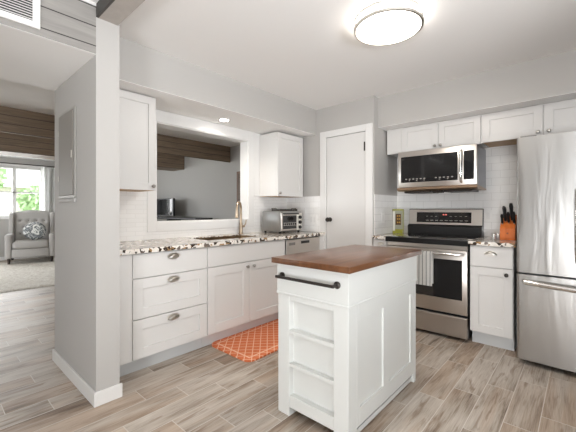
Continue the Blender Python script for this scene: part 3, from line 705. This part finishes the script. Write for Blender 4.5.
for i, (x, h, l, r) in enumerate(ks):
    y = 3.60 + (h - .12) * .9; base = Vector((x, y, CT1 + .105 + (y - 3.57) * 1.158)) + dirk * .004
    k = thing('kitchen_knife', base, klab[i], 'knife', 'knives in the orange knife block')
    MB().tube([base, base + dirk * .012], [r * .55, r * .6], 8).build('bolster', M['nickel'], k)
    q = [base + dirk * (.012 + (l - .012) * t) for t in (0, .15, .5, .8, 1)]
    MB().tube(q, [r * .75, r, r * .85, r * 1.1, r * .7], 10).build('handle', M['black'], k, smooth=True)
for i, (x, y) in enumerate(((-.625, 3.60), (-.600, 3.655))):
    s_ = thing('salt_shaker', (x, y, CT1), 'front small clear shaker with silver cap beside the orange knife block' if i == 0 else 'rear small clear shaker with silver cap, nearer the knife block', 'shaker', 'shakers by the knife block')
    MB().lathe((x, y, CT1 + .0005), [(.017, 0), (.019, .004), (.016, .038)], n=16).build('jar', M['shaker'], s_, smooth=True)
    MB().lathe((x, y, CT1 + .0388), [(.0165, 0), (.0165, .010), (.010, .016), (0, .017)], n=16).build('cap', M['nickel'], s_, smooth=True)
# book standing left of stove
bo = thing('cookbook', (-1.64, 3.78, CT1), 'green and white cookbook standing upright between pantry wall and stove', 'book')
MB().box(-1.685, -1.562, 3.745, 3.748, CT1 + .001, CT1 + .285).box(-1.685, -1.562, 3.772, 3.775, CT1 + .001, CT1 + .285).box(-1.685, -1.682, 3.745, 3.775, CT1 + .001, CT1 + .285).build('cover', M['green'], bo)
MB().box(-1.681, -1.566, 3.7485, 3.7715, CT1 + .004, CT1 + .281).build('pages', M['bookw'], bo)
MB().box(-1.6845, -1.655, 3.7435, 3.7442, CT1 + .03, CT1 + .26).build('spine_strip', M['bookw'], bo)
MB().box(-1.681, -1.564, 3.7442, 3.745, CT1 + .05, CT1 + .27).build('cover_field', M['bookg'], bo)
MB().box(-1.648, -1.583, 3.7430, 3.745, CT1 + .10, CT1 + .23).build('cover_picture', M['brown'], bo)
mb = MB()
for (x, z) in ((-1.622, .13), (-1.598, .13), (-1.622, .17), (-1.598, .17), (-1.622, .205), (-1.598, .205)):
    mb.lathe((x, 3.743, CT1 + z), [(.009, 0), (.009, .001)], (0, -1, 0), 10)
mb.build('cover_spots', M['gold'], bo)

# outlets
def outlet(face, plane, a, z, label, w=.075, h=.118, n=1):
    o = thing('wall_outlet', P3(face, plane, 0, a, z), label, 'outlet')
    fbox(MB(), face, plane, 0.0005, .005, a - w / 2, a + w / 2, z - h / 2, z + h / 2, .0015).build('cover_plate', M['white'], o)
    for j in range(n):
        ac = a + (j - (n - 1) / 2) * .046
        fbox(MB(), face, plane, .005, .0065, ac - .016, ac + .016, z - .034, z + .034, .0005).build('socket', M['trimw'], o)
outlet('y-', YB - .008, -.725, 1.13, 'white outlet on the tiles between stove and knife block')
outlet('y-', YD - .008, -2.53, 1.07, 'white double outlet on the tiles right of the toaster oven', w=.118, n=2)
outlet('x+', -1.692, 3.50, 1.10, 'white outlet on the pantry side wall by the green book')

# ================================================================== ISLAND
isl = thing('kitchen_island', (-1.09, 1.85, 0), 'white kitchen island with dark-stained wooden top and open end shelves', 'kitchen island')
ix0, ix1, iy0, iy1 = -1.350, -.869, 1.420, 2.308; it = .881
MB().box(-1.364, -.835, 1.375, 2.330, .881, .914, .004, 2).build('top', M['butcher'], isl, smooth=30)
I = M['island']
# four corner legs (they run up to the drawer case and end as feet)
for (x0, x1, y0, y1) in ((ix0, -1.263, iy0, iy0 + .085), (-.957, ix1, iy0, iy0 + .085), (ix0, -1.30, iy1 - .037, iy1), (-.93, ix1, iy1 - .037, iy1)):
    MB().box(x0, x1, y0, y1, 0, .698, .002).build('leg', I, isl)
MB().box(ix0 - .004, ix1 + .004, iy0 - .004, iy1 + .004, .708, .881, .0015).box(ix0 - .008, ix1 + .008, iy0 - .008, iy1 + .008, .698, .711, .003).build('upper_case', I, isl)
MB().box(-1.263, -.957, iy0 + .002, iy0 + .020, .052, .118, .001).build('bottom_rail', I, isl)
MB().box(-1.263, -.957, iy0 + .002, iy0 + .020, .668, .698, .001).build('top_rail', I, isl)
MB().box(-1.263, -.957, iy0 + .038, iy0 + .050, .09, .698).build('shelf_back', I, isl)
for z in (.100, .285, .478):
    MB().box(-1.2628, -.9572, iy0 + .0015, iy0 + .038, z, z + .021, .0015).build('shelf', I, isl)
for sgn, X in ((1, ix1), (-1, ix0)):
    sf = MB()
    def sb(y0, y1, z0, z1, dep):
        a, b = (X - .022, X - dep) if sgn > 0 else (X + dep, X + .022)
        sf.box(a, b, y0, y1, z0, z1, .0012 if dep < .005 else 0)
    sb(iy0 + .0852, 1.535, .062, .698, .0005); sb(1.535, 2.2708, .062, .157, .0005); sb(1.535, 2.2708, .618, .698, .0005); sb(1.808, 1.884, .155, .62, .0005); sb(2.215, 2.2707, .155, .62, .0005)
    sb(1.53, 2.2495, .15, .625, .010)
    sf.build('side_panel', I, isl)
    rl = MB(); a, b = (X - .03, X - .014) if sgn > 0 else (X + .014, X + .03)
    rl.box(a, b, iy0 + .085, iy1 - .037, .010, .038, .001); rl.build('lower_rail', I, isl)
MB().box(-1.30, -.93, iy1 - .022, iy1 - .004, .06, .698).build('end_panel', I, isl)
yb_ = iy0 - .052; zb_ = .808
bar = MB().tube([(-1.318, yb_, zb_), (-.922, yb_, zb_)], .0085, 12)
for x in (-1.310, -.930):
    bar.tube([(x, iy0 - .004, zb_), (x, yb_, zb_)], .0085, 12).lathe((x, iy0 - .0045, zb_), [(.019, 0), (.019, .006), (.010, .012)], (0, -1, 0), 20)
bar.build('towel_bar', M['iron'], isl, smooth=True)

# ================================================================== ceiling fixtures
LC = (-.95, 2.04); LZ = CZ
cl = thing('ceiling_light', (LC[0], LC[1], CZ), 'round flush ceiling light with glowing white diffuser and nickel ring', 'ceiling light')
MB().lathe((LC[0], LC[1], CZ - .075), [(.182, 0), (.202, .012), (.205, .05), (.199, .0745)], n=48).build('diffuser', M['lamp'], cl, smooth=True)
b = bmesh.new(); n = 56; prof = [(.204, -.004), (.219, -.004), (.221, .010), (.204, .010)]
R = [[b.verts.new((LC[0] + r * math.cos(2 * PI * k / n), LC[1] + r * math.sin(2 * PI * k / n), CZ - .066 + h)) for k in range(n)] for r, h in prof]
for a in range(4):
    for k in range(n): b.faces.new((R[a][k], R[a][(k + 1) % n], R[(a + 1) % 4][(k + 1) % n], R[(a + 1) % 4][k]))
rm = MB(); rm.merge(b); rm.build('ring', M['nickel'], cl, smooth=35)
MB().lathe((LC[0], LC[1], CZ - .012), [(.209, 0), (.212, .011)], n=48).build('canopy', M['nickel'], cl, smooth=35)
for a in (.6, 2.7, 4.8):
    x, y = LC[0] + .211 * math.cos(a), LC[1] + .211 * math.sin(a)
    MB().tube([(x, y, CZ - .062), (x, y, CZ - .008)], .003, 8).build('clip', M['nickel'], cl)
pl = bpy.data.lights.new('ceiling_light_glow', 'AREA'); pl.shape = 'DISK'; pl.size = .38; pl.energy = 9; pl.color = (1, .93, .85)
po = bpy.data.objects.new('ceiling_light_glow', pl); COL.objects.link(po); po.location = (LC[0], LC[1], CZ - .09)
dl = thing('recessed_downlight', (-2.775, 2.105, 2.13), 'small round recessed downlight glowing in the soffit over the sink', 'downlight')
MB().lathe((-2.775, 2.105, 2.1215), [(.048, 0), (.056, .003), (.058, .008)], n=32).build('trim_ring', M['white'], dl, smooth=True)
MB().lathe((-2.775, 2.105, 2.1195), [(.046, 0), (.046, .002)], n=32).build('lens', M['led'], dl)
sl = bpy.data.lights.new('downlight_beam', 'SPOT'); sl.energy = 26; sl.spot_size = math.radians(155); sl.spot_blend = .8; sl.shadow_soft_size = .04; sl.color = (1, .93, .84)
so = bpy.data.objects.new('downlight_beam', sl); COL.objects.link(so); so.location = (-2.775, 2.105, 2.11)

# return-air grille on the header
vg = thing('vent_grille', (-2.2, .1, 2.28), 'white slatted return-air vent grille on the grey plank header', 'vent')
vy0, vy1, vz0, vz1 = -.38, .435, 2.168, 2.425
mb = MB(); f = .033
mb.box(-2.1995, -2.187, vy0, vy1, vz0, vz0 + f, .002).box(-2.1995, -2.187, vy0, vy1, vz1 - f, vz1, .002).box(-2.1995, -2.187, vy0, vy0 + f, vz0 + f, vz1 - f, .002).box(-2.1995, -2.187, vy1 - f, vy1, vz0 + f, vz1 - f, .002)
mb.build('frame', M['white'], vg)
MB().box(-2.1995, -2.1985, vy0 + f, vy1 - f, vz0 + f, vz1 - f).build('duct_shadow', M['vent_dark'], vg)
mb = MB(); nL = 14
for k in range(nL):
    z = vz0 + f + (vz1 - vz0 - 2 * f) * (k + .5) / nL
    mb.prism([(-2.1975, z + .004), (-2.189, z - .003), (-2.189, z - .0005), (-2.1975, z + .0065)], 'y', vy0 + f - .001, vy1 - f + .001)
mb.build('louvres', M['white'], vg)

# electrical panel on the passage wall
ep = thing('electrical_panel', (-2.78, .724, 1.28), 'grey metal electrical panel door recessed in the passage wall', 'electrical panel')
MB().box(-2.943, -2.573, .700, .7115, 1.275, 1.902, .002).build('frame', M['panelf'], ep)
pd = MB().box(-2.923, -2.593, .692, .700, 1.295, 1.882, .003).build('door', M['panel'], ep)
MB().box(-2.615, -2.600, .687, .692, 1.55, 1.60, .001).build('latch', M['nickel'], pd)
for z in (1.40, 1.74): MB().box(-2.930, -2.922, .689, .700, z, z + .04, .001).build('hinge', M['nickel'], pd)
MB().box(-2.943, -2.573, .696, .7115, 1.245, 1.270, .002).build('lower_lip', M['wall'], ep)

# kitchen mat
def rounded(x0, x1, y0, y1, r, n=8):
    pts = []
    for (cx, cy, a0) in ((x1 - r, y1 - r, 0), (x0 + r, y1 - r, PI / 2), (x0 + r, y0 + r, PI), (x1 - r, y0 + r, 1.5 * PI)):
        for k in range(n + 1): a = a0 + PI / 2 * k / n; pts.append((cx + r * math.cos(a), cy + r * math.sin(a)))
    return pts
tag(MB().prism(rounded(-2.458, -1.925, 1.695, 2.63, .07), 'z', .001, .014).build('kitchen_mat', M['matrug'], None, frame=(-2.2, 2.2, 0)), 'orange kitchen mat with pale trellis pattern in front of the sink cabinet', 'mat')

# ================================================================== LIVING ROOM
mb = MB()
def rug(u, v):
    x = -9.6 + 3.42 * u; y = -1.2 + 4.2 * v
    e = min(u * 3.4, (1 - u) * 3.4, v * 4, (1 - v) * 4)
    return (x, y, .004 + min(1, e / .05) * (.02 + .008 * pnoise(Vector((x * 14, y * 14, 0)))))
mb.grid(rug, 120, 140); mb.box(-9.59, -6.19, -1.19, 2.99, .001, .004)
tag(mb.build('area_rug', M['shag'], None, smooth=True, frame=(-7.9, .9, 0)), 'cream shaggy area rug under the grey armchair', 'rug')

CH = thing('armchair', (-9.36, 1.70, .034), 'grey tufted wingback recliner chair below the living room window', 'armchair')
def soft(parts, lv=2):
    mb = MB()
    for (x0, x1, y0, y1, z0, z1, bv) in parts: mb.box(x0, x1, y0, y1, z0, z1, bv, 3)
    return mb
def cbuild(mb, name, m, parent=CH, smooth=45):
    # local coordinates: front = +X ; keep as given relative to the chair root
    me = bpy.data.meshes.new(name); mb.bm.to_mesh(me); mb.bm.free(); me.materials.append(m)
    for p_ in me.polygons: p_.use_smooth = True
    me.set_sharp_from_angle(angle=math.radians(60))
    o = bpy.data.objects.new(name, me); COL.objects.link(o); o.parent = parent; return o
cbuild(soft([(-.36, .34, -.31, .31, .12, .30, .03)]), 'base', M['grey'])
cbuild(soft([(.335, .375, -.285, .285, .13, .30, .015)]), 'footrest', M['grey'])
cbuild(soft([(-.25, .38, -.28, .28, .305, .45, .045)]), 'seat_cushion', M['grey'])
for s in (-1, 1):
    cbuild(soft([(-.33, .36, s * .285, s * .39, .11, .60, .035)]), 'arm', M['grey'])
    mb = MB(); mb.prism([(-.43, .55), (-.12, .58), (-.16, .82), (-.24, 1.02), (-.36, 1.06), (-.46, 1.04)], 'y', s * .30, s * .375)
    w = cbuild(mb, 'wing', M['grey'])
    bv = w.modifiers.new('soft', 'BEVEL'); bv.width = .02; bv.segments = 3
mb = MB()
tb = [(y, z) for r_, z in enumerate((.58, .72, .86)) for y in ((-.2, -.067, .067, .2) if r_ % 2 == 0 else (-.135, 0, .135))]
tb += [(-.2 + .133 * k, 1.0) for k in range(0)]
def back(u, v):
    y = -.31 + .62 * u; z = .42 + .68 * v - .05 * (2 * u - 1) ** 2 * v
    x = -.20 - .14 * v + .05 * math.sin(PI * min(1, max(0, v))) 
    for (by, bz) in tb:
        d2 = ((y - by) ** 2 + (z - bz) ** 2) / .0011; x -= .035 * math.exp(-d2)
    ed = min(u, 1 - u, (1 - v) * 1.2); x -= .07 * math.exp(-(ed / .045) ** 2)
    return (x, y, z)
mb.grid(back, 44, 44)
mb.box(-.46, -.36, -.29, .29, .30, 1.02, .03, 3)
mb.prism([(-.31, .42), (-.38, .42), (-.46, 1.04), (-.40, 1.06), (-.34, 1.06), (-.24, .6)], 'y', -.30, .30)
cbuild(mb, 'backrest', M['grey'])
for (by, bz) in tb:
    v = (bz - .42) / .68; x = -.20 - .14 * v + .05 * math.sin(PI * v) - .028
    cbuild(MB().lathe((x, by, bz), [(.013, 0), (.010, .005), (0, .008)], (1, 0, 0), 10), 'button', M['button'])
for (x, y) in ((.31, -.33), (.31, .33), (-.33, -.33), (-.33, .33)):
    cbuild(MB().lathe((x, y, 0), [(.020, 0), (.03, .125)], n=4), 'leg', M['darkwood'])
CH.rotation_euler = (0, 0, math.radians(-13)); CH.scale = (1.12, 1.12, 1.05)
CU = MB().lathe((0, 0, 0), [(0, -.055), (.08, -.058), (.17, -.042), (.205, -.012), (.21, 0), (.205, .012), (.17, .042), (.08, .058), (0, .055)], n=28)
me = bpy.data.meshes.new('round_cushion'); CU.bm.to_mesh(me); CU.bm.free(); me.materials.append(M['cushion'])
for p_ in me.polygons: p_.use_smooth = True
cu = bpy.data.objects.new('round_cushion', me); COL.objects.link(cu); cu.location = (-9.30, 1.745, .715)
cu.rotation_euler = (0, math.radians(72), math.radians(-13)); tag(cu, 'round black and white printed cushion resting on the grey armchair', 'cushion')

# curtain + rod
rd = thing('curtain_rod', (XW + .10, 1.0, 2.295), 'thin dark curtain rod across the top of the living room window', 'curtain rod')
MB().tube([(XW + .10, -.75, 2.295), (XW + .10, 2.72, 2.295)], .012, 10).build('rod', M['iron'], rd, smooth=True)
for y in (-.77, 2.74): MB().lathe((XW + .10, y, 2.295), [(.0, -.025), (.022, -.01), (.024, .004), (0, .025)], (0, 1, 0), 14).build('finial', M['iron'], rd, smooth=True)
for y in (-.6, 2.35): MB().box(XW + .001, XW + .10, y - .008, y + .008, 2.275, 2.288).build('bracket', M['iron'], rd)
def cur(y0, y1, label):
    mb = MB(); w = y1 - y0
    mb.grid(lambda u, v: (XW + .10 + .035 * math.sin(u * w * 48) * (.8 + .4 * v), y0 + w * u, .03 + 2.235 * v), 70, 8, .004)
    return tag(mb.build('curtain', M['curtain'], None, smooth=True, frame=(XW + .10, (y0 + y1) / 2, .03)), label, 'curtain')
cur(2.02, 2.62, 'white gathered curtain hanging right of the living room window behind the armchair')

# console + tv + picture in the living room
tvc = thing('media_console', (-6.75, 3.75, 0), 'long low black console by the living room wall, seen through the pass-through', 'console')
MB().box(-8.2, -5.67, 3.62, 4.02, .99, 1.03, .012, 2).build('top', M['black'], tvc)
for x in (-8.1, -6.9, -5.8): MB().box(x, x + .05, 3.66, 3.98, 0, .99).build('side_panel', M['black'], tvc)
MB().box(-8.1, -5.75, 3.66, 3.98, .45, .48).build('shelf', M['black'], tvc)
tv = thing('television', (-7.5, 3.78, 1.03), 'black flat-screen television standing on the dark console', 'television')
MB().box(-8.30, -6.80, 3.76, 3.81, 1.05, 1.455, .006).build('casing', M['black'], tv)
MB().box(-8.27, -6.87, 3.7585, 3.7605, 1.075, 1.44).build('screen', M['tvs'], tv)
MB().box(-7.7, -7.4, 3.70, 3.85, 1.031, 1.037, .002).box(-7.58, -7.52, 3.78, 3.80, 1.037, 1.06).build('stand', M['black'], tv)
pc = thing('wall_picture', (-4.75, 4.09, 1.6), 'narrow brown-framed picture on the grey living room wall, at the pass-through edge', 'picture')
MB().box(-4.98, -4.40, 4.075, 4.0995, 1.29, 1.93, .003).build('frame', M['picture'], pc)
MB().box(-4.94, -4.44, 4.073, 4.0755, 1.33, 1.89).build('canvas', M['brown'], pc)

# ================================================================== OUTSIDE the living room window
struct('ground', box(-30, XW - .2, -12, 14, -.3, -.05), M['lawn'])
def tree(x, y, h, r, label, seed):
    rnd = random.Random(seed); t = thing('garden_tree', (x, y, -.05), label, 'tree', 'trees outside the window')
    MB().tube([(x, y, -.05), (x + .05, y, h * .4), (x, y + .05, h * .75)], [.12, .09, .05], 8).build('trunk', M['bark'], t)
    b = bmesh.new()
    for k in range(900):
        d = Vector((rnd.gauss(0, 1), rnd.gauss(0, 1), rnd.gauss(0, 1))).normalized() * r * rnd.random() ** .4
        c = Vector((x, y, h * .72)) + Vector((d.x, d.y, d.z * 1.15))
        u = Vector((rnd.gauss(0, 1), rnd.gauss(0, 1), rnd.gauss(0, 1))).normalized(); w = u.orthogonal().normalized(); s = rnd.uniform(.06, .12)
        v4 = [b.verts.new(c + u * s * p_ + w * s * .6 * q) for p_, q in ((-1, 0), (0, -1), (1, 0), (0, 1))]
        b.faces.new(v4)
    mb = MB(); mb.merge(b); mb.build('crown', M['leaf'], t)
tree(-14.6, 1.35, 3.3, .62, 'leafy green tree outside, behind the upper left window pane', 3)
tree(-14.6, 2.75, 2.1, .5, 'smaller green tree outside, behind the armchair\'s right side', 5)
tree(-17.0, 4.4, 3.0, .7, 'green tree outside, half hidden by the white curtain', 9)
hs = thing('neighbour_house', (-19, 1, 0), 'pale neighbouring house with brown siding beyond the garden trees', 'house')
MB().box(-21, -19, -4, 4, -.05, 2.2).build('wall', M['brick'], hs)
MB().prism([(-21.3, 2.2), (-18.7, 2.2), (-20, 3.2)], 'y', -4.3, 4.3).build('roof', M['outw'], hs)
